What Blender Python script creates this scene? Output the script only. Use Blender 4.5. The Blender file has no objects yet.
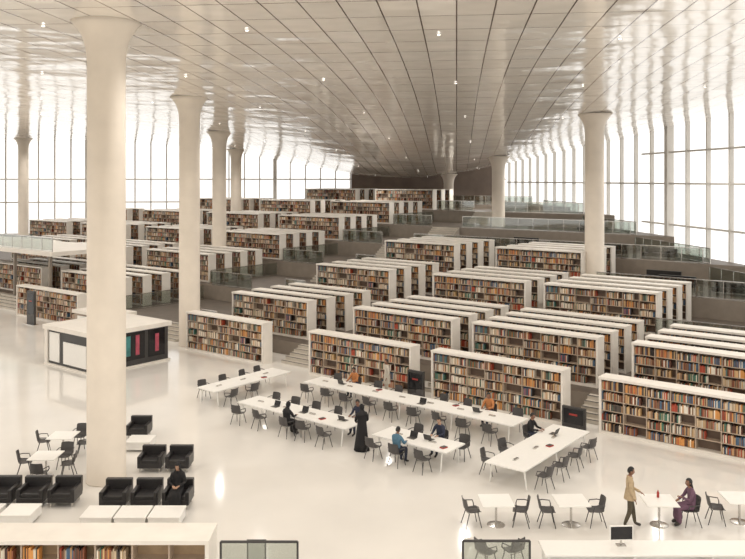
import bpy, math, random
from mathutils import Vector, Matrix
random.seed(7)
R=math.radians
C,S=0.7875,0.6164
ROT=-R(38.05)
def UV(u,v): return (C*u+S*v, -S*u+C*v)
def ceil_z(L,D):
    s=-.121*L+.9927*D; t=.9927*L+.121*D
    k=min(1,max(0,(s-30)/82)); k=k*k*(3-2*k)
    d=t-18; w=22 if d<0 else 18
    return 15.7-5.15*k*math.exp(-(d/w)**2)
# ---------------- materials
def mat(name,col,rough=.6,metal=0,noise=0,scale=8,spec=.5,emit=0,coat=0,bump=0):
    m=bpy.data.materials.new(name); m.use_nodes=True
    nt=m.node_tree; b=nt.nodes['Principled BSDF']
    b.inputs['Base Color'].default_value=(*col,1)
    b.inputs['Roughness'].default_value=rough
    b.inputs['Metallic'].default_value=metal
    b.inputs['Specular IOR Level'].default_value=spec
    b.inputs['Coat Weight'].default_value=coat
    if emit:
        b.inputs['Emission Color'].default_value=(*col,1); b.inputs['Emission Strength'].default_value=emit
    if noise or bump:
        tc=nt.nodes.new('ShaderNodeTexCoord'); n=nt.nodes.new('ShaderNodeTexNoise')
        n.inputs['Scale'].default_value=scale; n.inputs['Detail'].default_value=4
        nt.links.new(tc.outputs['Object'],n.inputs['Vector'])
        if noise:
            r=nt.nodes.new('ShaderNodeValToRGB')
            r.color_ramp.elements[0].position=.3; r.color_ramp.elements[1].position=.7
            r.color_ramp.elements[0].color=(*[c*(1-noise) for c in col],1)
            r.color_ramp.elements[1].color=(*[min(1,c*(1+noise*.5)) for c in col],1)
            nt.links.new(n.outputs['Fac'],r.inputs['Fac']); nt.links.new(r.outputs['Color'],b.inputs['Base Color'])
        if bump:
            bp=nt.nodes.new('ShaderNodeBump'); bp.inputs['Strength'].default_value=bump
            bp.inputs['Distance'].default_value=.05
            nt.links.new(n.outputs['Fac'],bp.inputs['Height']); nt.links.new(bp.outputs['Normal'],b.inputs['Normal'])
    return m
M_floor=mat('polished_floor',(.82,.79,.745),.08,noise=.05,scale=.35,spec=.8)
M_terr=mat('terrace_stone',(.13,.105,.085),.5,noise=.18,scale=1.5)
M_riser=mat('riser_stone',(.27,.23,.19),.5,noise=.1,scale=2)
M_step=mat('stair_stone',(.58,.53,.46),.5,noise=.08,scale=2)
M_col=mat('column_concrete',(.77,.69,.59),.55,noise=.06,scale=1.2)
M_white=mat('white_laminate',(.86,.84,.80),.35,noise=.02)
M_marble=mat('shelf_marble',(.83,.78,.71),.4,noise=.06,scale=1.5)
M_inner=mat('shelf_inner',(.16,.11,.08),.6,noise=.1,scale=3)
M_board=mat('shelf_board',(.48,.38,.29),.5,noise=.05)
M_dark=mat('dark_plastic',(.05,.047,.045),.45,noise=.1)
M_grey=mat('grey_shell',(.07,.064,.062),.5,noise=.1)
M_black=mat('black_leather',(.022,.02,.02),.35,noise=.2,scale=20,bump=.1)
M_steel=mat('steel',(.6,.58,.55),.25,metal=1,noise=.03)
M_frame=mat('facade_frame',(.66,.63,.58),.5,noise=.03)
M_wallb=mat('wall_stone',(.42,.34,.27),.5,noise=.2,scale=.6)
M_backw=mat('back_wall_bronze',(.16,.115,.085),.45,noise=.2,scale=.6)
M_red=mat('red',(.38,.04,.03),.5,noise=.05)
M_wood=mat('oak',(.50,.36,.22),.5,noise=.15,scale=4)
M_screen=mat('screen',(.01,.01,.012),.12,noise=.05)
M_lamp=mat('lamp_diffuser',(1,.95,.88),.4,emit=5,noise=.01)
M_poster=mat('poster_pink',(.45,.08,.12),.4,noise=.4,scale=3)
M_poster2=mat('poster_teal',(.06,.25,.25),.4,noise=.4,scale=3)
M_paper=mat('paper',(.85,.83,.78),.7,noise=.02)
def glass():
    m=bpy.data.materials.new('clear_glass'); m.use_nodes=True; nt=m.node_tree; nt.nodes.clear()
    o=nt.nodes.new('ShaderNodeOutputMaterial'); mx=nt.nodes.new('ShaderNodeMixShader')
    t=nt.nodes.new('ShaderNodeBsdfTransparent'); g=nt.nodes.new('ShaderNodeBsdfGlossy')
    t.inputs['Color'].default_value=(.76,.79,.76,1); g.inputs['Roughness'].default_value=.05
    mx.inputs[0].default_value=.14
    nt.links.new(t.outputs[0],mx.inputs[1]); nt.links.new(g.outputs[0],mx.inputs[2]); nt.links.new(mx.outputs[0],o.inputs[0])
    return m
M_glass=glass()
def bookmat():
    m=bpy.data.materials.new('book_spines'); m.use_nodes=True; nt=m.node_tree; b=nt.nodes['Principled BSDF']
    a=nt.nodes.new('ShaderNodeAttribute'); a.attribute_name='book_col'
    nt.links.new(a.outputs['Color'],b.inputs['Base Color']); b.inputs['Roughness'].default_value=.6
    return m
M_book=bookmat()
def ceilmat():
    m=bpy.data.materials.new('ceiling_panels'); m.use_nodes=True; nt=m.node_tree; b=nt.nodes['Principled BSDF']
    N=nt.nodes.new; Lk=nt.links.new
    tc=N('ShaderNodeTexCoord')
    mp=N('ShaderNodeMapping'); mp.inputs['Rotation'].default_value=(0,0,-R(90-6))
    Lk(tc.outputs['Object'],mp.inputs['Vector'])
    br=N('ShaderNodeTexBrick'); br.offset=0.0; br.inputs['Scale'].default_value=1
    br.inputs['Brick Width'].default_value=2.4; br.inputs['Row Height'].default_value=1.2
    br.inputs['Mortar Size'].default_value=.026; br.inputs['Mortar Smooth'].default_value=.1
    br.inputs['Color1'].default_value=(.95,.90,.83,1); br.inputs['Color2'].default_value=(.90,.84,.76,1)
    br.inputs['Mortar'].default_value=(.12,.08,.06,1)
    Lk(mp.outputs[0],br.inputs['Vector'])
    Lk(br.outputs['Color'],b.inputs['Base Color'])
    b.inputs['Metallic'].default_value=.15; b.inputs['Roughness'].default_value=.12; b.inputs['Specular IOR Level'].default_value=.9
    n=N('ShaderNodeTexNoise'); n.inputs['Scale'].default_value=.3; n.inputs['Detail'].default_value=2; Lk(tc.outputs['Object'],n.inputs['Vector'])
    bp=N('ShaderNodeBump'); bp.inputs['Strength'].default_value=.3; bp.inputs['Distance'].default_value=.35
    Lk(n.outputs['Fac'],bp.inputs['Height']); Lk(bp.outputs['Normal'],b.inputs['Normal'])
    return m
M_ceil=ceilmat()
# ---------------- mesh builder
class MB:
    def __init__(s): s.v=[];s.f=[];s.mi=[];s.sm=[];s.c=[];s.mats=[]
    def idx(s,m):
        if m not in s.mats: s.mats.append(m)
        return s.mats.index(m)
    def add(s,vs,fs,m,smooth=False,col=(1,1,1),M=None):
        o=len(s.v)
        if M is not None: vs=[M@Vector(p) for p in vs]
        s.v+= [tuple(p) for p in vs]; k=s.idx(m)
        for f in fs:
            s.f.append([i+o for i in f]); s.mi.append(k); s.sm.append(smooth); s.c.append(col)
    def box(s,c,d,m,rz=0,M=None,col=(1,1,1)):
        x,y,z=[a/2 for a in d]; ca,sa=math.cos(rz),math.sin(rz)
        vs=[]
        for sx,sy,sz in ((-1,-1,-1),(1,-1,-1),(1,1,-1),(-1,1,-1),(-1,-1,1),(1,-1,1),(1,1,1),(-1,1,1)):
            a,b=sx*x,sy*y; vs.append((c[0]+a*ca-b*sa,c[1]+a*sa+b*ca,c[2]+sz*z))
        s.add(vs,[(0,3,2,1),(4,5,6,7),(0,1,5,4),(1,2,6,5),(2,3,7,6),(3,0,4,7)],m,col=col,M=M)
    def prism(s,pts,z0,z1,m,mside=None):
        n=len(pts); vs=[(x,y,z0) for x,y in pts]+[(x,y,z1) for x,y in pts]
        s.add(vs,[tuple(range(n,2*n)),tuple(reversed(range(n)))],m)
        s.add(vs,[(i,(i+1)%n,n+(i+1)%n,n+i) for i in range(n)],mside or m)
    def loft(s,rings,m,smooth=True,caps=True,M=None):
        n=len(rings[0]); vs=[p for r in rings for p in r]; fs=[]
        for i in range(len(rings)-1):
            for j in range(n):
                fs.append((i*n+j,i*n+(j+1)%n,(i+1)*n+(j+1)%n,(i+1)*n+j))
        if caps: fs.append(tuple(reversed(range(n)))); fs.append(tuple(range((len(rings)-1)*n,len(rings)*n)))
        s.add(vs,fs,m,smooth,M=M)
    def tube(s,pts,rad,m,n=8,M=None):
        pts=[Vector(p) for p in pts]
        if not isinstance(rad,(list,tuple)): rad=[rad]*len(pts)
        rings=[]; prev=None
        for i,p in enumerate(pts):
            t=(pts[min(i+1,len(pts)-1)]-pts[max(i-1,0)]).normalized()
            if prev is None: a=t.orthogonal().normalized()
            else: a=(prev-t*prev.dot(t)).normalized()
            prev=a; b=t.cross(a)
            rings.append([p+(a*math.cos(2*math.pi*k/n)+b*math.sin(2*math.pi*k/n))*rad[i] for k in range(n)])
        s.loft(rings,m,M=M)
    def lathe(s,prof,m,c=(0,0),n=48,M=None):
        s.loft([[(c[0]+r*math.cos(2*math.pi*k/n),c[1]+r*math.sin(2*math.pi*k/n),z) for k in range(n)] for r,z in prof],m,M=M)
    def ell(s,c,r,m,nu=16,nv=10,keep=None,fn=None,M=None):
        vs=[];fs=[];ds=[]
        for j in range(nv+1):
            th=math.pi*j/nv
            for i in range(nu):
                ph=2*math.pi*i/nu
                d=Vector((math.sin(th)*math.cos(ph),math.sin(th)*math.sin(ph),math.cos(th)))
                ds.append(d); p=Vector((d.x*r[0],d.y*r[1],d.z*r[2]))
                if fn: p=fn(d,p)
                vs.append((c[0]+p.x,c[1]+p.y,c[2]+p.z))
        for j in range(nv):
            for i in range(nu):
                q=(j*nu+i,(j+1)*nu+i,(j+1)*nu+(i+1)%nu,j*nu+(i+1)%nu)
                if keep:
                    dc=sum((ds[k] for k in q),Vector())/4
                    if not keep(dc): continue
                fs.append(q)
        s.add(vs,fs,m,True,M=M)
    def mesh(s,name):
        me=bpy.data.meshes.new(name); me.from_pydata(s.v,[],s.f)
        for m in s.mats: me.materials.append(m)
        me.polygons.foreach_set('material_index',s.mi); me.polygons.foreach_set('use_smooth',s.sm)
        if M_book in s.mats:
            a=me.color_attributes.new('book_col','FLOAT_COLOR','CORNER'); data=[]
            for f,c in zip(s.f,s.c): data+= [c[0],c[1],c[2],1]*len(f)
            a.data.foreach_set('color',data)
        me.update(); return me
    def obj(s,name,loc=(0,0,0),rz=0,bevel=0):
        return inst(s.mesh(name),name,loc,rz,bevel)
def inst(me,name,loc=(0,0,0),rz=0,bevel=0):
    o=bpy.data.objects.new(name,me); bpy.context.scene.collection.objects.link(o)
    o.location=loc; o.rotation_euler=(0,0,rz)
    if bevel:
        b=o.modifiers.new('bevel','BEVEL'); b.width=bevel; b.segments=3; b.limit_method='ANGLE'
    return o
# ---------------- shell
TW=45.9; SB=158.6   # facade: u+v=TW ; back: v-u=SB
mb=MB()
mb.prism([UV(-150,-90),UV(-124.6,34),UV(TW-34,34),UV(90,-44),UV(70,-110)],-.4,0,M_floor); mb.obj('floor')
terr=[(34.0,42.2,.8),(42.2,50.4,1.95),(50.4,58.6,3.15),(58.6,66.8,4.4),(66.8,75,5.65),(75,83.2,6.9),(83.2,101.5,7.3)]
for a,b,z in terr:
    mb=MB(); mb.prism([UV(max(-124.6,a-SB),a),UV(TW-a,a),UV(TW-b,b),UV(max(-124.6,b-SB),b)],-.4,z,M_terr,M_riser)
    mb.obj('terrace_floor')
def tz(v):
    z=0
    for a,b,zz in terr:
        if v>=a: z=zz
    return z
# ceiling
mb=MB(); st=1.5; nx,ny=100,96; x0,y0=-84,-18
vs=[];fs=[]
for j in range(ny+1):
    for i in range(nx+1):
        x=x0+i*st; y=y0+j*st; vs.append((x,y,ceil_z(x,y)))
for j in range(ny):
    for i in range(nx):
        x=x0+(i+.5)*st; y=y0+(j+.5)*st; s_=-.121*x+.9927*y; t_=.9927*x+.121*y
        if s_<113.5 and t_<34.3: fs.append((j*(nx+1)+i,(j+1)*(nx+1)+i,(j+1)*(nx+1)+i+1,j*(nx+1)+i+1))
mb.add(vs,fs,M_ceil,True); co=mb.obj('ceiling')
def st2(s_,t_):
    return (-.121*s_+.9927*t_, .9927*s_+.121*t_)
AE=math.atan2(.121,.9927)
# right facade
mb=MB(); sv=-10
while sv<112:
    x,y=st2(sv,32.6); h=ceil_z(x,y)+.1; big=abs(sv-62)<1.6
    mb.box((x,y,h/2-.2),(.6 if big else .34,.5 if big else .15,h+.4),M_frame,rz=AE); sv+=3.05
for z in (3.2,6.6,10.0,12.6):
    for a in range(-10,110,6):
        if a>62 and z!=10.0: continue
        x,y=st2(a+3,32.6)
        if ceil_z(x,y)>z+.3: mb.box((x,y,z),(.22,6.1,.14),M_frame,rz=AE)
mb.obj('window_1')
# back facade
mb=MB(); t=-84
while t<33:
    x,y=st2(112,t); h=ceil_z(x,y)+.1; mb.box((x,y,h/2-.2),(.16 if int(round(t/2.1))%6 else .5,.25,h+.4),M_frame,rz=AE); t+=2.1
for z in (7.3,10.4):
    t=-84
    while t<32:
        x,y=st2(112,t+1.5)
        if ceil_z(x,y)>z+.3: mb.box((x,y,z),(3.1,.2,.18),M_frame,rz=AE)
        t+=3
mb.obj('window_2')
mb=MB(); x,y=st2(111.6,21.5); mb.box((x,y,6),(21.8,.3,12.6),M_backw,rz=AE); mb.obj('wall_back')
# downlight discs and added fill spots
mb=MB()
for i in range(9):
    for j in range(-6,5):
        x,y=st2(4+i*12.5,j*7.0-1+ (3.5 if i%2 else 0))
        if 0.9927*x+.121*y<31:
            z=ceil_z(x,y)-.05; mb.lathe([(.001,z-.01),(.04,z-.01),(.06,z)],M_lamp,(x,y),12)
            if (i+j)%2==0:
                ld=bpy.data.lights.new('fill_spot','SPOT'); ld.energy=1300; ld.spot_size=R(150); ld.spot_blend=.6; ld.shadow_soft_size=.12; ld.color=(1,.95,.88)  # spot added as fill to brighten the hall interior
                lo=bpy.data.objects.new('fill_spot',ld); bpy.context.scene.collection.objects.link(lo); lo.location=(x,y,z-.1)
mb.obj('ceiling_downlights')
# columns
for (s_,t_) in [(28.4,-5.75),(51,-5.3),(75,-5.1),(98.6,-4.7),(52.5,21.7),(78,22.2),(108.5,-32.4),(4.5,21.6),(85,-32.2),(61,-32),(102,22.4)]:
    x,y=st2(s_,t_); v=S*x+C*y; z0=tz(v); zc=ceil_z(x,y)
    mb=MB(); mb.lathe([(.68,z0),(.68,z0+.04),(.65,z0+.06),(.635,zc-1.6),(.645,zc-1.2),(.69,zc-.85),(.80,zc-.5),(.98,zc-.2),(1.2,zc+.02)],M_col,(0,0),48)
    mb.obj('column',(x,y,0))
# ---------------- bookshelves
PAL=[(.24,.08,.04),(.10,.04,.025),(.03,.022,.02),(.56,.43,.29),(.70,.60,.47),(.42,.07,.035),(.07,.13,.21),(.22,.13,.08),(.44,.26,.13),(.1,.08,.065),(.62,.28,.08),(.80,.74,.63),(.07,.17,.12),(.18,.07,.035),(.32,.19,.11),(.56,.37,.18),(.66,.6,.5)]
def shelf_mesh(Lg,H,levels,seed,dep=.72,fill=.93,inner=None,name='bookshelf',full=.72):
    inner=inner or M_inner
    r=random.Random(seed); mb=MB()
    n=round(Lg/.94); w=(Lg-.12)/n
    mb.box((Lg/2,0,H-.05),(Lg+.06,dep+.08,.1),M_marble)
    for x in (.03,Lg-.03): mb.box((x,0,H/2-.05),(.1,dep+.04,H-.1),M_marble)
    mb.box((Lg/2,0,.06),(Lg-.02,dep-.02,.12),M_marble)
    mb.box((Lg/2,0,H/2),(Lg-.1,.03,H-.2),inner)
    for i in range(1,n): mb.box((.06+i*w,0,H/2),(.035,dep-.04,H-.14),M_board)
    lh=(H-.22)/levels
    for l in range(levels):
        z=.12+l*lh
        if l: mb.box((Lg/2,0,z),(Lg-.1,dep-.06,.03),M_board)
        z+=.016
        for i in range(n):
            for sd in (-1,1):
                x=.06+i*w+.03; xe=.06+(i+1)*w-.03
                f=x+(xe-x)*(1 if r.random()<full else r.uniform(.35,.95))
                if r.random()>fill: f=x
                base=r.choice(PAL); hb=lh*r.uniform(.62,.8)
                while x<f-.03:
                    t=r.uniform(.018,.055); h=min(lh-.05,hb*r.uniform(.85,1.12)); d=r.uniform(.17,.24)
                    c=base if r.random()<.35 else r.choice(PAL)
                    if r.random()<.06: base=r.choice(PAL)
                    k=r.uniform(.8,1.25); c=tuple(min(1,a*k) for a in c)
                    y=sd*(dep/2-.05-d/2)
                    mb.box((x+t/2,y,z+h/2),(t*.92,d,h),M_book,col=c); x+=t
    return mb.mesh(name)
SH=[shelf_mesh(6.6,2.3,5,1),shelf_mesh(6.6,2.3,5,2)]
LG=[shelf_mesh(8.3,2.3,5,3),shelf_mesh(8.3,2.3,5,4)]
bay={'1':(-38.9,0),'2':(-28.8,0),'3':(-21.0,0),'4':(-12.8,0),'A':(-59,1),'B':(-70.3,1),'C':(-82.3,1),'D':(-93.6,1)}
cl=[(31.7,[0],'1234AC'),(35.4,[0,1.75,3.5,5.25],'1234AB'),(43.5,[0,1.75,3.5,5.25],'123ABC'),(51.7,[0,1.75,3.5,5.25],'12ABCD'),
    (59.9,[0,1.75,3.5,5.25],'ABCD'),(68.1,[0,1.75,3.5,5.25],'ABC'),(76.3,[0,1.75,3.5],'AB')]
q=0
for v0,offs,bs in cl:
    for dv in offs:
        for b in bs:
            u,lg=bay[b]; v=v0+dv
            if v-u>SB-2.5: continue
            x,y=UV(u,v); inst((LG if lg else SH)[q%2],'bookshelf',(x,y,tz(v)),ROT); q+=1
# stairs
def stairs(u0,u1,vt,z0,z1,n,tr=.34):
    mb=MB(); h=(z1-z0)/n
    for i in range(n):
        a=vt-(n-i)*tr+.0; x,y=UV((u0+u1)/2,(a+vt)/2)
        mb.box((x,y,z0+h*(i+.5)),(u1-u0,vt-a,h),M_step,rz=ROT)
        x,y=UV((u0+u1)/2,a+.03); mb.box((x,y,z0+h*(i+1)+.004),(u1-u0,.09,.008),M_dark,rz=ROT)
    mb.obj('staircase')
stairs(-31.8,-29.2,34,0,.8,5)
stairs(-14.3,-13.0,34,0,.8,5); stairs(-22.1,-21.2,34,0,.8,5); stairs(-45.5,-41.2,34,0,.8,5)
stairs(-49.9,-47.6,34,0,.8,5); stairs(-66,-60.4,34,0,.8,5)
for k in range(1,6):
    a,b,z=terr[k]; zp=terr[k-1][2]
    for (u0,u1) in [(-31.8,-29.2),(-44.5,-41.5)]:
        if k<3 or u0<-40: stairs(u0,u1,a,zp,z,7,.26)
# balustrades
def balus(p0,p1,z,h=1.1,name='glass_balustrade',rail=None):
    rail=rail or M_steel
    p0=Vector((*p0,0)); p1=Vector((*p1,0)); d=p1-p0; L=d.length; a=math.atan2(d.y,d.x)
    mb=MB(); mb.box((L/2,0,h/2+.05),(L,.02,h-.1),M_glass); mb.box((L/2,0,h),(L,.05,.05),rail); mb.box((L/2,0,.03),(L,.07,.06),rail)
    n=max(1,round(L/1.5))
    for i in range(n+1): mb.box((L*i/n,0,h/2),(.05,.05,h),rail)
    mb.obj(name,(p0.x,p0.y,z),a)
spans=[(34.1,[(-41,-39.3)]),(42.3,[(-49.5,-44.8),(-41.2,-39.2),(-14.2,.2)]),(50.5,[(-49.5,-44.8),(-41.2,-39.2),(-20.8,-8.2)]),(58.7,[(-49.5,-44.8),(-41.2,-16.4)]),(66.9,[(-49.5,-44.8),(-41.2,-24.6)]),(75.1,[(-49.5,-44.8),(-41.2,-32.8)]),(83.3,[(-68,-42)])]
for v,sp in spans:
    for a,b in sp: balus(UV(a,v),UV(b,v),tz(v+.1))
for a,b,z in terr[:6]:
    balus(UV(TW-3.2-a,a+.1),UV(TW-3.2-b,b-.1),z)
for a,b,z in terr[:5]:
    balus(UV(-49.8,a+.4),UV(-49.8,b-.4),z)
# mezzanine platform at far left
mb=MB(); mb.box((0,0,4.5),(22,6.6,.34),M_marble)
for ux in (-10.4,-5,0,5,10.4): mb.box((ux,-3.05,2.16),(.22,.22,4.34),M_riser)
x,y=UV(-69,36.9)
mb.obj('mezzanine_platform',(x,y,0),ROT)
balus(UV(-79.8,33.8),UV(-58.2,33.8),4.67)
# benches right terraces
def bench(u,v,L=2.4,rot=0):
    mb=MB(); mb.box((0,0,.3),(L,.75,.28),M_black); mb.box((0,.3,.6),(L,.18,.4),M_black)
    for x in (-L/2+.15,L/2-.15):
        for yy in (-.28,.28): mb.box((x,yy,.08),(.05,.05,.17),M_steel)
    x,y=UV(u,v); mb.obj('lounge_sofa',(x,y,tz(v)),ROT+rot,.05)
for u,v in [(-9,47),(-5,45),(-16.8,54),(-13,53),(-18.5,56.5),(-24,61),(-20,60.5),(-29,69),(-33,64),(-35.5,60.8)]: bench(u,v,2.4)
# ---------------- kiosk pavilion
mb=MB()
mb.box((2.3,2.4,1.0),(4.6,4.8,2.0),M_dark); mb.box((2.3,2.4,2.1),(4.9,5.1,.25),M_marble); mb.box((2.3,2.4,.05),(4.8,5.0,.1),M_marble)
mb.box((4.62,.9,1.15),(.05,1.4,1.5),M_screen); mb.box((4.66,.9,1.15),(.02,.5,1.2),M_poster)
mb.box((4.62,2.5,1.15),(.05,1.4,1.5),M_screen); mb.box((4.66,2.1,1.2),(.02,.3,1.1),M_poster2); mb.box((4.66,2.7,1.2),(.02,.25,1.1),M_poster)
mb.box((4.62,4.0,1.15),(.05,1.1,1.5),M_screen); mb.box((4.66,4.0,1.15),(.02,.25,1.0),M_poster)
mb.box((.9,-.03,1.05),(1.0,.06,1.6),M_white); mb.box((2.9,-.03,.85),(2.2,.06,1.2),M_white)
mb.box((.1,-.04,1.05),(.3,.1,2.0),M_marble); mb.box((4.55,-.04,1.05),(.25,.1,2.0),M_marble)
mb.obj('exhibition_kiosk',(-18.3,44.9,0),ROT,.01)
mb=MB(); mb.box((0,0,1.5),(4.2,2.2,.22),M_marble); mb.box((0,0,.7),(3.9,2.0,1.4),M_wallb)
mb.box((-.9,-1.03,.75),(1.2,.06,1.0),M_white); mb.box((.9,-1.03,.75),(1.2,.06,1.0),M_white)
x,y=UV(-47,31.0); mb.obj('service_counter',(x,y,0),ROT,.02)
def totem(x,y,z,w=.9,h=1.9):
    mb=MB(); mb.box((0,0,h/2),(w,.14,h),M_dark); mb.box((0,-.075,h*.62),(w*.84,.02,h*.6),M_screen); mb.box((0,-.09,h*.7),(w*.35,.01,.07),M_red); mb.box((0,0,.02),(w+.2,.4,.04),M_steel)
    mb.obj('information_totem',(x,y,z),ROT)
x,y=UV(-21.65,31.0); totem(x,y,0,.9,1.3)
x,y=UV(-13.7,30.9); totem(x,y,0,1.0,1.0)
totem(-24.3,57.0,0,1.0,2.4)
# ---------------- furniture
def chair_mesh():
    mb=MB(); nu=8; P=[]
    prof=[(.24,.445),(.20,.462),(.1,.452),(0,.445),(-.1,.45),(-.17,.475),(-.205,.53),(-.22,.6),(-.235,.68),(-.25,.76),(-.262,.82),(-.27,.85)]
    for off in (0,-.018):
        for j,(y,z) in enumerate(prof):
            w=.235 if j<6 else .235-.004*(j-6)
            if j in(0,11): w*=.9
            for i in range(nu+1):
                a=-1+2*i/nu; up=.035*a*a
                yy=y+(.05*a*a if j>5 else 0)+(0 if j<6 else off); zz=z+(up if j<6 else 0)+(off if j<6 else 0)
                P.append((a*w,yy,zz))
    n=(nu+1)*12; fs=[]
    for j in range(11):
        for i in range(nu):
            a=j*(nu+1)+i; fs.append((a,a+1,a+nu+2,a+nu+1)); fs.append((n+a,n+a+nu+1,n+a+nu+2,n+a+1))
    for j in range(11):
        for i in (0,nu):
            a=j*(nu+1)+i; fs.append((a,a+nu+1,n+a+nu+1,n+a))
    for i in range(nu):
        for j in (0,11):
            a=j*(nu+1)+i; fs.append((a,n+a,n+a+1,a+1))
    mb.add(P,fs,M_grey,True)
    for sx in (-1,1):
        mb.tube([(sx*.17,.14,.44),(sx*.23,.24,0)],[.016,.013],M_grey,8)
        mb.tube([(sx*.17,-.12,.44),(sx*.23,-.25,0)],[.016,.013],M_grey,8)
        mb.tube([(sx*.2,.14,.45),(sx*.265,.15,.55),(sx*.27,.12,.65),(sx*.265,-.1,.67),(sx*.235,-.2,.66)],.016,M_grey,8)
    mb.tube([(-.19,.16,.42),(.19,.16,.42)],.01,M_steel,6); mb.tube([(-.19,-.14,.42),(.19,-.14,.42)],.01,M_steel,6)
    return mb.mesh('reading_chair')
CH=chair_mesh()
def chair(x,y,rz,z=0): inst(CH,'reading_chair',(x,y,z),rz)
def chairuv(u,v,rz): x,y=UV(u,v); chair(x,y,ROT+rz)
def long_table(u,v,Lu,Lv):
    mb=MB(); mb.box((0,0,.715),(Lu,Lv,.05),M_white); mb.box((0,0,.66),(Lu-.3,Lv-.5,.06),M_white)
    lon=Lu>Lv; Ln=max(Lu,Lv); W=min(Lu,Lv); n=max(2,round(Ln/2.6)+1)
    for i in range(n):
        p=-Ln/2+.25+(Ln-.5)*i/(n-1)
        for sd in (-1,1):
            a=(p,sd*(W/2-.15)) if lon else (sd*(W/2-.15),p)
            b=(p,sd*(W/2-.05)) if lon else (sd*(W/2-.05),p)
            mb.tube([(a[0],a[1],.69),(b[0],b[1],0)],[.035,.025],M_white,8)
        mb.box((p if lon else 0,0 if lon else p,.64),(.06 if lon else W-.3,W-.3 if lon else .06,.05),M_white)
    k=-Ln/2+.8
    while k<Ln/2-.5:
        mb.box((k if lon else 0,0 if lon else k,.76),(.3 if lon else .1,.1 if lon else .3,.05),M_steel); k+=1.5
    x,y=UV(u,v); mb.obj('reading_table',(x,y,0),ROT,.008)
long_table(-20.4,28.5,11.1,1.3)
long_table(-22.8,24.2,6.1,1.3); long_table(-16.9,24.3,3.3,1.3)
long_table(-28.5,26.5,1.3,4.9); long_table(-13.0,26.4,1.5,5.3)
rr=random.Random(5)
for i in range(9):
    u=-25.4+i*1.22
    chairuv(u,27.5+rr.uniform(-.12,.05),rr.uniform(-.25,.25))
    if i not in (1,7): chairuv(u,29.5+rr.uniform(-.05,.1),math.pi+rr.uniform(-.2,.2))
for i in range(5):
    u=-25.3+i*1.2
    if i not in (2,): chairuv(u,23.2+rr.uniform(-.12,.05),rr.uniform(-.25,.25))
    if i!=4: chairuv(u,25.2,math.pi+rr.uniform(-.2,.2))
for u in (-18.2,-16.0): chairuv(u,23.3,rr.uniform(-.2,.2))
for u in (-17.7,-15.6): chairuv(u,25.3,math.pi+rr.uniform(-.2,.2))
for v in (24.8,26.1,27.4,28.4): chairuv(-29.5,v,-math.pi/2+rr.uniform(-.2,.2)); chairuv(-27.5,v-.1,math.pi/2+rr.uniform(-.2,.2)) if v<27.3 else None
for v in (24.5,25.7,26.9,28.1): chairuv(-11.9,v,math.pi/2+rr.uniform(-.2,.2))
for v in (24.6,25.9): chairuv(-14.1,v,-math.pi/2+rr.uniform(-.2,.2))
def small_table(x,y,rz=0,w=.95):
    mb=MB(); mb.box((0,0,.725),(w,w,.03),M_white); mb.tube([(0,0,.02),(0,0,.71)],.035,M_steel,12)
    mb.lathe([(.001,0),(.27,0),(.27,.012),(.05,.03),(.001,.03)],M_steel,n=24); mb.box((0,0,.7),(.4,.4,.02),M_steel)
    mb.obj('cafe_table',(x,y,0),rz,.006)
for x,y in [(3.69,23.9),(5.93,23.9),(8.56,23.9),(11.05,24.1)]:
    small_table(x,y,rr.uniform(-.05,.05)); chair(x-.74,y-.05,-math.pi/2+rr.uniform(-.3,.3)) if x!=8.56 else None
    if x!=8.56: chair(x+.74,y-.02,math.pi/2+rr.uniform(-.2,.2))
chair(3.0,21.2,-.9); chair(3.75,21.3,.5)
for x,y in [(-11.6,30.0),(-11.35,27.8)]:
    small_table(x,y,.0); chair(x-.8,y+.15,-math.pi/2+.3); chair(x+.8,y-.05,math.pi/2+.2)
    chair(x+.35,y+.85,math.pi)
chair(-11.2,26.9,-.1)
def armchair_mesh():
    mb=MB(); mb.box((0,.02,.24),(.84,.78,.16),M_black); mb.box((0,.07,.37),(.6,.62,.14),M_black)
    mb.box((0,-.32,.5),(.84,.18,.52),M_black)
    for s in (-1,1): mb.box((s*.36,.05,.4),(.13,.7,.34),M_black)
    for sx in (-1,1):
        for sy in (-1,1): mb.box((sx*.34,sy*.3+.02,.08),(.05,.05,.16),M_steel)
    return mb.mesh('leather_armchair')
AC=armchair_mesh()
def arm(x,y,rz=math.pi): inst(AC,'leather_armchair',(x,y,0),rz,.035)
for x in (-8.1,-7.12,-6.14): arm(x,25.3)
for x in (-7.85,-6.87): arm(x,28.5)
arm(-9.35,32.1)
for x in (-11.75,-10.77,-9.79): arm(x,25.5)
def ott_mesh():
    mb=MB(); mb.box((0,0,.2),(.92,.85,.26),M_white); mb.box((0,0,.355),(.96,.89,.06),M_white)
    for sx in (-1,1):
        for sy in (-1,1): mb.box((sx*.38,sy*.34,.04),(.05,.05,.08),M_steel)
    return mb.mesh('lounge_ottoman')
OT=ott_mesh()
for x,y in [(-8.15,23.95),(-7.15,23.95),(-6.15,23.95),(-11.7,24.1),(-10.6,24.1),(-8.9,30.7)]: inst(OT,'lounge_ottoman',(x,y,0),0,.02)
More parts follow.
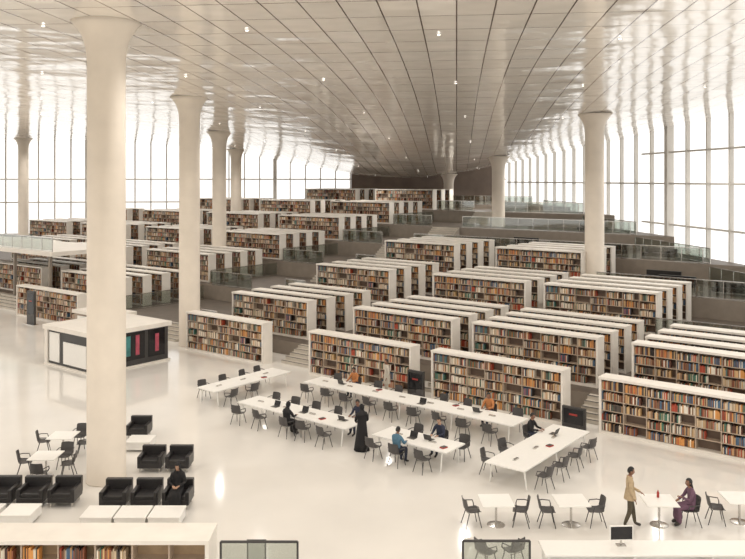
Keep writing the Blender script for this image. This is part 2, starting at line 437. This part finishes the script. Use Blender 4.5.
# front low bookcase
me=shelf_mesh(7.6,1.2,2,12,1.0,.8,M_wood,'low_bookcase',.1)
inst(me,'low_bookcase',(-11.75,20.7,0),0)
for p0,p1 in [((-3.85,20.3),(-1.9,20.3)),((2.3,20.35),(4.0,20.35))]:
    balus(p0,p1,0,1.12,'glass_balustrade',M_dark)
mb=MB(); mb.box((0,0,.7),(.42,.04,.5),M_paper); mb.box((0,.01,.7),(.5,.03,.58),M_dark); mb.box((0,.02,.3),(.05,.05,.6),M_steel); mb.box((0,.02,.015),(.35,.3,.03),M_steel); mb.obj('sign_stand',(-3.0,20.7,0))
# front desk & monitors
mb=MB(); mb.box((0,0,.72),(6.6,.85,.05),M_white); mb.box((0,.35,.4),(6.4,.04,.6),M_white)
for x in (-3.2,-1,1,3.2): mb.box((x,0,.35),(.05,.75,.7),M_white)
mb.obj('computer_desk',(7.7,20.8,0),0,.008)
def monitor(x,y,z,rz=0):
    mb=MB(); mb.box((0,0,.34),(.62,.04,.38),M_white); mb.box((0,-.023,.34),(.57,.01,.33),M_screen); mb.box((0,.03,.15),(.05,.04,.25),M_steel); mb.box((0,.03,.01),(.24,.18,.02),M_steel)
    mb.obj('computer_monitor',(x,y,z),rz,.006)
monitor(6.5,20.9,.745,.05)
# ---- desk items
def laptop(u,v,rz=0):
    mb=MB(); mb.box((0,0,.01),(.33,.23,.018),M_steel); M=Matrix.Translation((0,.115,.018))@Matrix.Rotation(R(-20),4,'X')
    mb.box((0,0,.11),(.33,.012,.22),M_dark,M=M); mb.box((0,-.008,.11),(.3,.004,.19),M_screen,M=M); mb.box((0,-.03,.021),(.28,.1,.003),M_dark)
    x,y=UV(u,v); mb.obj('laptop',(x,y,.742),ROT+rz)
for u,v,r in [(-22.5,24.12,0),(-17.1,24.2,0),(-20.5,24.35,math.pi),(-16.5,24.5,math.pi),(-16.9,28.65,math.pi),(-24.2,28.65,math.pi),(-13.2,27.9,-1.57),(-19.4,28.15,0),(-24,24.0,0)]: laptop(u,v,r)
def papers(u,v):
    mb=MB(); mb.box((0,0,.006),(.3,.21,.012),M_paper,rz=.2); mb.box((.3,.05,.02),(.18,.24,.04),M_red,rz=-.2); mb.box((.3,.05,.041),(.17,.22,.003),M_dark,rz=-.2)
    x,y=UV(u,v); mb.obj('book_and_papers',(x,y,.741),ROT)
for u,v in [(-21.6,23.9),(-18.4,28.8),(-13,26.5),(-22.5,28.8),(-15.9,24.0),(-28.3,27.2)]: papers(u,v)
mb=MB(); mb.lathe([(.001,0),(.035,0),(.037,.02),(.037,.15),(.015,.19),(.015,.22),(.001,.22)],M_red,n=16); mb.obj('water_bottle',(8.6,24.1,.741))
# ---------------- people
SK=[mat('skin_light',(.50,.30,.20),.5,noise=.03),mat('skin_brown',(.26,.13,.08),.5,noise=.03)]
M_hair=mat('hair_black',(.012,.01,.009),.5,noise=.3,scale=60)
M_eye=mat('eye_white',(.8,.78,.74),.2,noise=.01); M_lip=mat('lips',(.32,.1,.08),.5,noise=.02)
M_shoe=mat('shoe_leather',(.03,.025,.02),.4,noise=.1)
def cloth(n,c): return mat(n,c,.85,noise=.12,scale=18,bump=.15)
K_beige=cloth('cloth_beige',(.50,.38,.24)); K_olive=cloth('cloth_olive',(.09,.075,.05)); K_purple=cloth('cloth_purple',(.15,.08,.12))
K_black=cloth('cloth_black',(.014,.013,.014)); K_blue=cloth('cloth_blue',(.09,.19,.27)); K_or=cloth('cloth_orange',(.50,.20,.07)); K_navy=cloth('cloth_navy',(.03,.035,.06)); K_cream=cloth('cloth_cream',(.6,.55,.47))
def head(mb,M,skin,hairm,style,kscarf=None):
    def fn(d,p):
        p=p.copy()
        if d.z<0: p.x*=1-.26*(-d.z)**1.3
        if d.z<0 and d.y<0: p.y*=1-.3*(-d.z)
        if d.y>0:
            p.y+=.024*math.exp(-((d.x/.16)**2+((d.z+.12)/.2)**2))
            for sx in(-1,1): p.y-=.010*math.exp(-(((d.x-sx*.4)/.2)**2+((d.z-.06)/.14)**2))
            p.y+=.006*math.exp(-((d.x/.3)**2+((d.z+.5)/.1)**2))
            p.y+=.012*math.exp(-((d.x/.35)**2+((d.z+.85)/.2)**2))
        return p
    mb.ell((0,0,0),(.076,.094,.118),skin,24,18,fn=fn,M=M)
    for sx in(-1,1):
        mb.ell((sx*.030,.080,.006),(.013,.009,.008),M_eye,8,6,M=M); mb.ell((sx*.030,.087,.006),(.006,.004,.006),M_hair,8,6,M=M)
        mb.box((sx*.031,.087,.028),(.03,.006,.006),M_hair,M=M)
        if style!='scarf':
            mb.ell((sx*.078,-.005,-.005),(.010,.02,.032),skin,8,6,M=M)
    mb.ell((0,.088,-.055),(.024,.008,.007),M_lip,10,6,M=M)
    if style=='short':
        mb.ell((0,-.008,.012),(.084,.100,.122),hairm,20,16,keep=lambda d: d.z>.5 or (d.y<.25 and d.z>-.05) or (d.y<-.35 and d.z>-.55),M=M)
    elif style=='long':
        mb.ell((0,-.010,.012),(.087,.104,.124),hairm,20,16,keep=lambda d: d.z>.52 or d.y<.2,M=M)
        mb.loft([[( .085*(1-.1*k)*math.cos(a),-.045+.05*math.sin(a)-.012*k,-.02-.07*k) for a in [2*math.pi*i/14 for i in range(14)]] for k in range(4)],hairm,M=M)
    else:
        mb.ell((0,-.008,.008),(.092,.108,.130),kscarf,22,18,keep=lambda d: not (d.y>.55 and abs(d.x)<.62 and -.75<d.z<.6),M=M)
        rings=[]
        for z,rx,ry,yo in [(-.10,.082,.088,-.01),(-.15,.095,.09,-.01),(-.20,.15,.11,-.01),(-.26,.20,.135,0),(-.31,.21,.15,0)]:
            rings.append([(rx*math.cos(a),yo+ry*math.sin(a),z+.01*math.sin(5*a)) for a in [2*math.pi*i/20 for i in range(20)]])
        mb.loft(rings,kscarf,caps=False,M=M)
def hand(mb,w,fwd,up,side,skin):
    f=Vector(fwd).normalized(); u=Vector(up); u=(u-f*u.dot(f)).normalized(); x=f.cross(u)*-side
    w=Vector(w); n=10; rings=[]
    for t,a,b in [(-.02,.024,.02),(.02,.034,.017),(.06,.042,.015),(.088,.040,.012)]:
        rings.append([w+f*t+x*(a*math.cos(k*2*math.pi/n))+u*(b*math.sin(k*2*math.pi/n)) for k in range(n)])
    mb.loft(rings,skin)
    for i,(o,l) in enumerate([(.030,.068),(.010,.078),(-.011,.072),(-.031,.056)]):
        b=w+f*.078+x*o; c1=.25+.05*i
        d1=(f-u*c1*.6).normalized(); d2=(f-u*c1*1.8).normalized(); d3=(f-u*c1*3).normalized()
        p1=b+d1*l*.45; p2=p1+d2*l*.3; p3=p2+d3*l*.25
        mb.tube([b,p1,p2,p3],[.0092,.0085,.0078,.006],skin,7)
    b=w+f*.025+x*.032; p1=b+(f*.6+x*.8-u*.2).normalized()*.035; p2=p1+(f*.9+x*.35-u*.3).normalized()*.03
    mb.tube([b,p1,p2],[.012,.010,.007],skin,7)
STAND=dict(pel=(0,0,.94),sp=(0,0,1.10),ch=(0,.0,1.28),nb=(0,-.01,1.46),nk=(0,.005,1.535),shL=(-.17,0,1.40),shR=(.17,0,1.40),elL=(-.225,-.03,1.13),elR=(.225,-.03,1.13),wrL=(-.22,.08,.90),wrR=(.22,.08,.90),
 hiL=(-.09,0,.88),hiR=(.09,0,.88),knL=(-.10,.03,.50),knR=(.10,.03,.50),anL=(-.10,-.02,.10),anR=(.10,-.02,.10),toL=(-.12,.15,.045),toR=(.12,.15,.045))
SIT=dict(pel=(0,-.06,.58),sp=(0,-.05,.74),ch=(0,-.02,.92),nb=(0,.0,1.10),nk=(0,.03,1.17),shL=(-.17,0,1.04),shR=(.17,0,1.04),elL=(-.24,.1,.81),elR=(.24,.1,.81),wrL=(-.15,.34,.80),wrR=(.13,.36,.80),
 hiL=(-.09,0,.56),hiR=(.09,0,.56),knL=(-.11,.40,.55),knR=(.11,.40,.55),anL=(-.11,.38,.10),anR=(.11,.36,.10),toL=(-.13,.54,.045),toR=(.13,.52,.045))
def person(name,loc,rz,base,top,bot,skin,style='short',scarf=None,over={},robe=False,sc=1.0,headrot=(0,0),sleeve=True,tunic=None):
    J={k:Vector(v) for k,v in base.items()}
    for k,v in over.items(): J[k]=Vector(v)
    J['nm']=J['nb'].lerp(J['nk'],.45)
    rad=dict(pel=(.165,.125),sp=(.14,.11),ch=(.165,.12),nb=(.085,.075),nm=(.066,.064),nk=(.055,.055),sh=(.075,.075),el=(.052,.05),wr=(.032,.03),hi=(.105,.105),kn=(.072,.072),an=(.046,.046),to=(.04,.035))
    names=list(J); ed=[('pel','sp',top),('sp','ch',top),('ch','nb',top),('nb','nm',top),('nm','nk',skin)]
    for s in 'LR':
        ed+=[('ch','sh'+s,top),('sh'+s,'el'+s,top),('el'+s,'wr'+s,top if sleeve else skin),('pel','hi'+s,bot),('hi'+s,'kn'+s,bot),('kn'+s,'an'+s,bot),('an'+s,'to'+s,M_shoe)]
    if robe:
        mk=(J['knL']+J['knR'])/2; ma=(J['anL']+J['anR'])/2; J['rk']=mk; J['ra']=ma+Vector((0,0,.03)); names+=['rk','ra']
        rad['rk']=(.16,.12); rad['ra']=(.20,.16); rad['kn']=(.10,.10); rad['an']=(.09,.09)
        ed+=[('pel','rk',bot),('rk','ra',bot)]
    me=bpy.data.meshes.new('t'); me.from_pydata([J[n] for n in names],[(names.index(a),names.index(b)) for a,b,_ in ed],[])
    ob=bpy.data.objects.new('t',me); bpy.context.scene.collection.objects.link(ob)
    ob.modifiers.new('s','SKIN')
    for i,n in enumerate(names):
        r=rad.get(n) or rad.get(n[:2]); me.skin_vertices[0].data[i].radius=r
    me.skin_vertices[0].data[names.index('pel')].use_root=True
    sb=ob.modifiers.new('u','SUBSURF'); sb.levels=2; sb.render_levels=2
    dg=bpy.context.evaluated_depsgraph_get(); dg.update(); m2=bpy.data.meshes.new_from_object(ob.evaluated_get(dg))
    mb=MB(); vs=[v.co.copy() for v in m2.vertices]
    segs=[(J[a],J[b],m) for a,b,m in ed]
    groups={}
    for p in m2.polygons:
        c=p.center; best=None;bm=None
        for a,b,m in segs:
            d=b-a; t=max(0,min(1,(c-a).dot(d)/d.length_squared)); q=(c-(a+d*t)).length
            if best is None or q<best-1e-6: best=q;bm=m
        groups.setdefault(bm.name,(bm,[]))[1].append(tuple(p.vertices))
    mb.v+=[tuple(v) for v in vs]
    for k,(m,fs) in groups.items():
        ki=mb.idx(m)
        for f in fs: mb.f.append(list(f)); mb.mi.append(ki); mb.sm.append(True); mb.c.append((1,1,1))
    bpy.data.objects.remove(ob); bpy.data.meshes.remove(m2)
    HM=Matrix.Translation(J['nk']+Vector((0,.022,.095)))@Matrix.Rotation(headrot[1],4,'Z')@Matrix.Rotation(headrot[0],4,'X')
    head(mb,HM,skin,M_hair,style,scarf)
    for s,sd in (('L',-1),('R',1)):
        f=J['wr'+s]-J['el'+s]; hand(mb,J['wr'+s]+f.normalized()*.01,f,(0,.6,.8) if base is STAND else (0,-.2,1),sd,skin)
        if sleeve: mb.tube([J['wr'+s]-f*.25,J['wr'+s]-f*.0],[.042,.036],top,12)
    if tunic:
        z0,kx=tunic; rings=[]; n=28
        for t in range(6):
            z=J['sp'].z+.02-(J['sp'].z+.02-z0)*t/5; w=.155+.012*t*kx; d=.125+.010*t*kx
            rings.append([(J['pel'].x+w*math.cos(a)*(1+.03*math.sin(7*a)*t/5),J['pel'].y+d*math.sin(a),z) for a in [2*math.pi*i/n for i in range(n)]])
        mb.loft(rings,top,caps=False)
    if robe and base is STAND:
        rings=[]; n=36
        for z,rx,ry in [(.02,.30,.27),(.25,.27,.24),(.55,.23,.20),(.85,.20,.17),(1.05,.175,.145),(1.25,.195,.145),(1.38,.19,.13),(1.44,.12,.10)]:
            rings.append([(rx*math.cos(a)*(1+.05*math.sin(9*a)*max(0,1-z)),ry*math.sin(a)*(1+.05*math.sin(7*a)*max(0,1-z)),z) for a in [2*math.pi*i/n for i in range(n)]])
        mb.loft(rings,bot)
    o=mb.obj(name,loc,rz); o.scale=(sc,)*3; return o
person('standing_man',(7.63,23.7,0),-math.pi/2-.1,STAND,K_beige,K_olive,SK[1],'short',over=dict(wrL=(-.12,.30,1.0),elL=(-.22,.02,1.14),knL=(-.1,.10,.5),anL=(-.1,.16,.1),toL=(-.11,.33,.045),knR=(.1,-.03,.5),anR=(.1,-.18,.12),toR=(.11,-.03,.045)),sc=1.03,headrot=(-.25,0),tunic=(.84,1))
person('seated_woman',(9.5,23.9,0),math.pi/2,SIT,K_purple,K_purple,SK[1],'long',robe=True,headrot=(-.1,.1),over=dict(wrL=(-.12,.28,.86),wrR=(.14,.30,.72)))
chair(9.5,23.9,math.pi/2)
person('seated_woman',(-6.14,25.25,0),math.pi,SIT,K_black,K_black,SK[0],'scarf',K_black,robe=True,headrot=(-.35,0),over=dict(wrL=(-.1,.25,.74),wrR=(.1,.26,.74),elL=(-.24,.05,.78),elR=(.24,.05,.78)))
def pu(name,u,v,r,*a,**k):
    x,y=UV(u,v); person(name,(x,y,0),ROT+r,*a,**k)
pu('standing_woman',-19.1,23.75,.9,STAND,K_black,K_black,SK[0],'scarf',K_black,robe=True,headrot=(-.4,0),over=dict(wrL=(-.15,.32,1.0),wrR=(.15,.34,.98),elL=(-.24,.05,1.14),elR=(.24,.05,1.14)))
pu('seated_man',-17.1,23.3,0,SIT,K_blue,K_navy,SK[1],'short',headrot=(-.3,0))
pu('seated_man',-16.55,25.25,math.pi,SIT,K_navy,K_navy,SK[0],'short',headrot=(-.3,0))
pu('seated_woman',-22.5,23.2,0,SIT,K_black,K_black,SK[0],'scarf',K_black,robe=True,headrot=(-.3,0))
pu('seated_man',-20.5,25.25,math.pi,SIT,K_navy,K_navy,SK[1],'short',headrot=(-.3,0))
pu('seated_man',-24.18,29.5,math.pi,SIT,K_or,K_navy,SK[1],'short',headrot=(-.3,0))
pu('seated_woman',-16.86,29.5,math.pi,SIT,K_or,K_navy,SK[1],'long',headrot=(-.3,.3))
pu('seated_man',-14.1,27.9,-math.pi/2,SIT,K_black,K_navy,SK[1],'short',headrot=(-.3,0))
pu('standing_man',-23.0,30.5,math.pi*.8,STAND,K_cream,K_cream,SK[1],'short',headrot=(-.1,0),tunic=(.6,1))
for u,v,r in [(-17.1,23.25,0),(-16.55,25.3,math.pi),(-22.5,23.15,0),(-20.5,25.3,math.pi),(-24.18,29.55,math.pi),(-16.86,29.55,math.pi),(-14.15,27.9,-math.pi/2)]:
    chairuv(u,v,r)
# ---------------- light
w=bpy.data.worlds.new('World'); bpy.context.scene.world=w; w.use_nodes=True
bg=w.node_tree.nodes['Background']; bg.inputs[0].default_value=(1,.972,.93,1); bg.inputs[1].default_value=1.5
cam=bpy.data.cameras.new('Camera'); cam.lens=38.66; cam.sensor_width=36; cam.shift_y=-.1336; cam.clip_end=600
c=bpy.data.objects.new('Camera',cam); bpy.context.scene.collection.objects.link(c); c.location=(0,0,10.3); c.rotation_euler=(R(90),0,0)
bpy.context.scene.camera=c
bpy.context.scene.view_settings.view_transform='Standard'
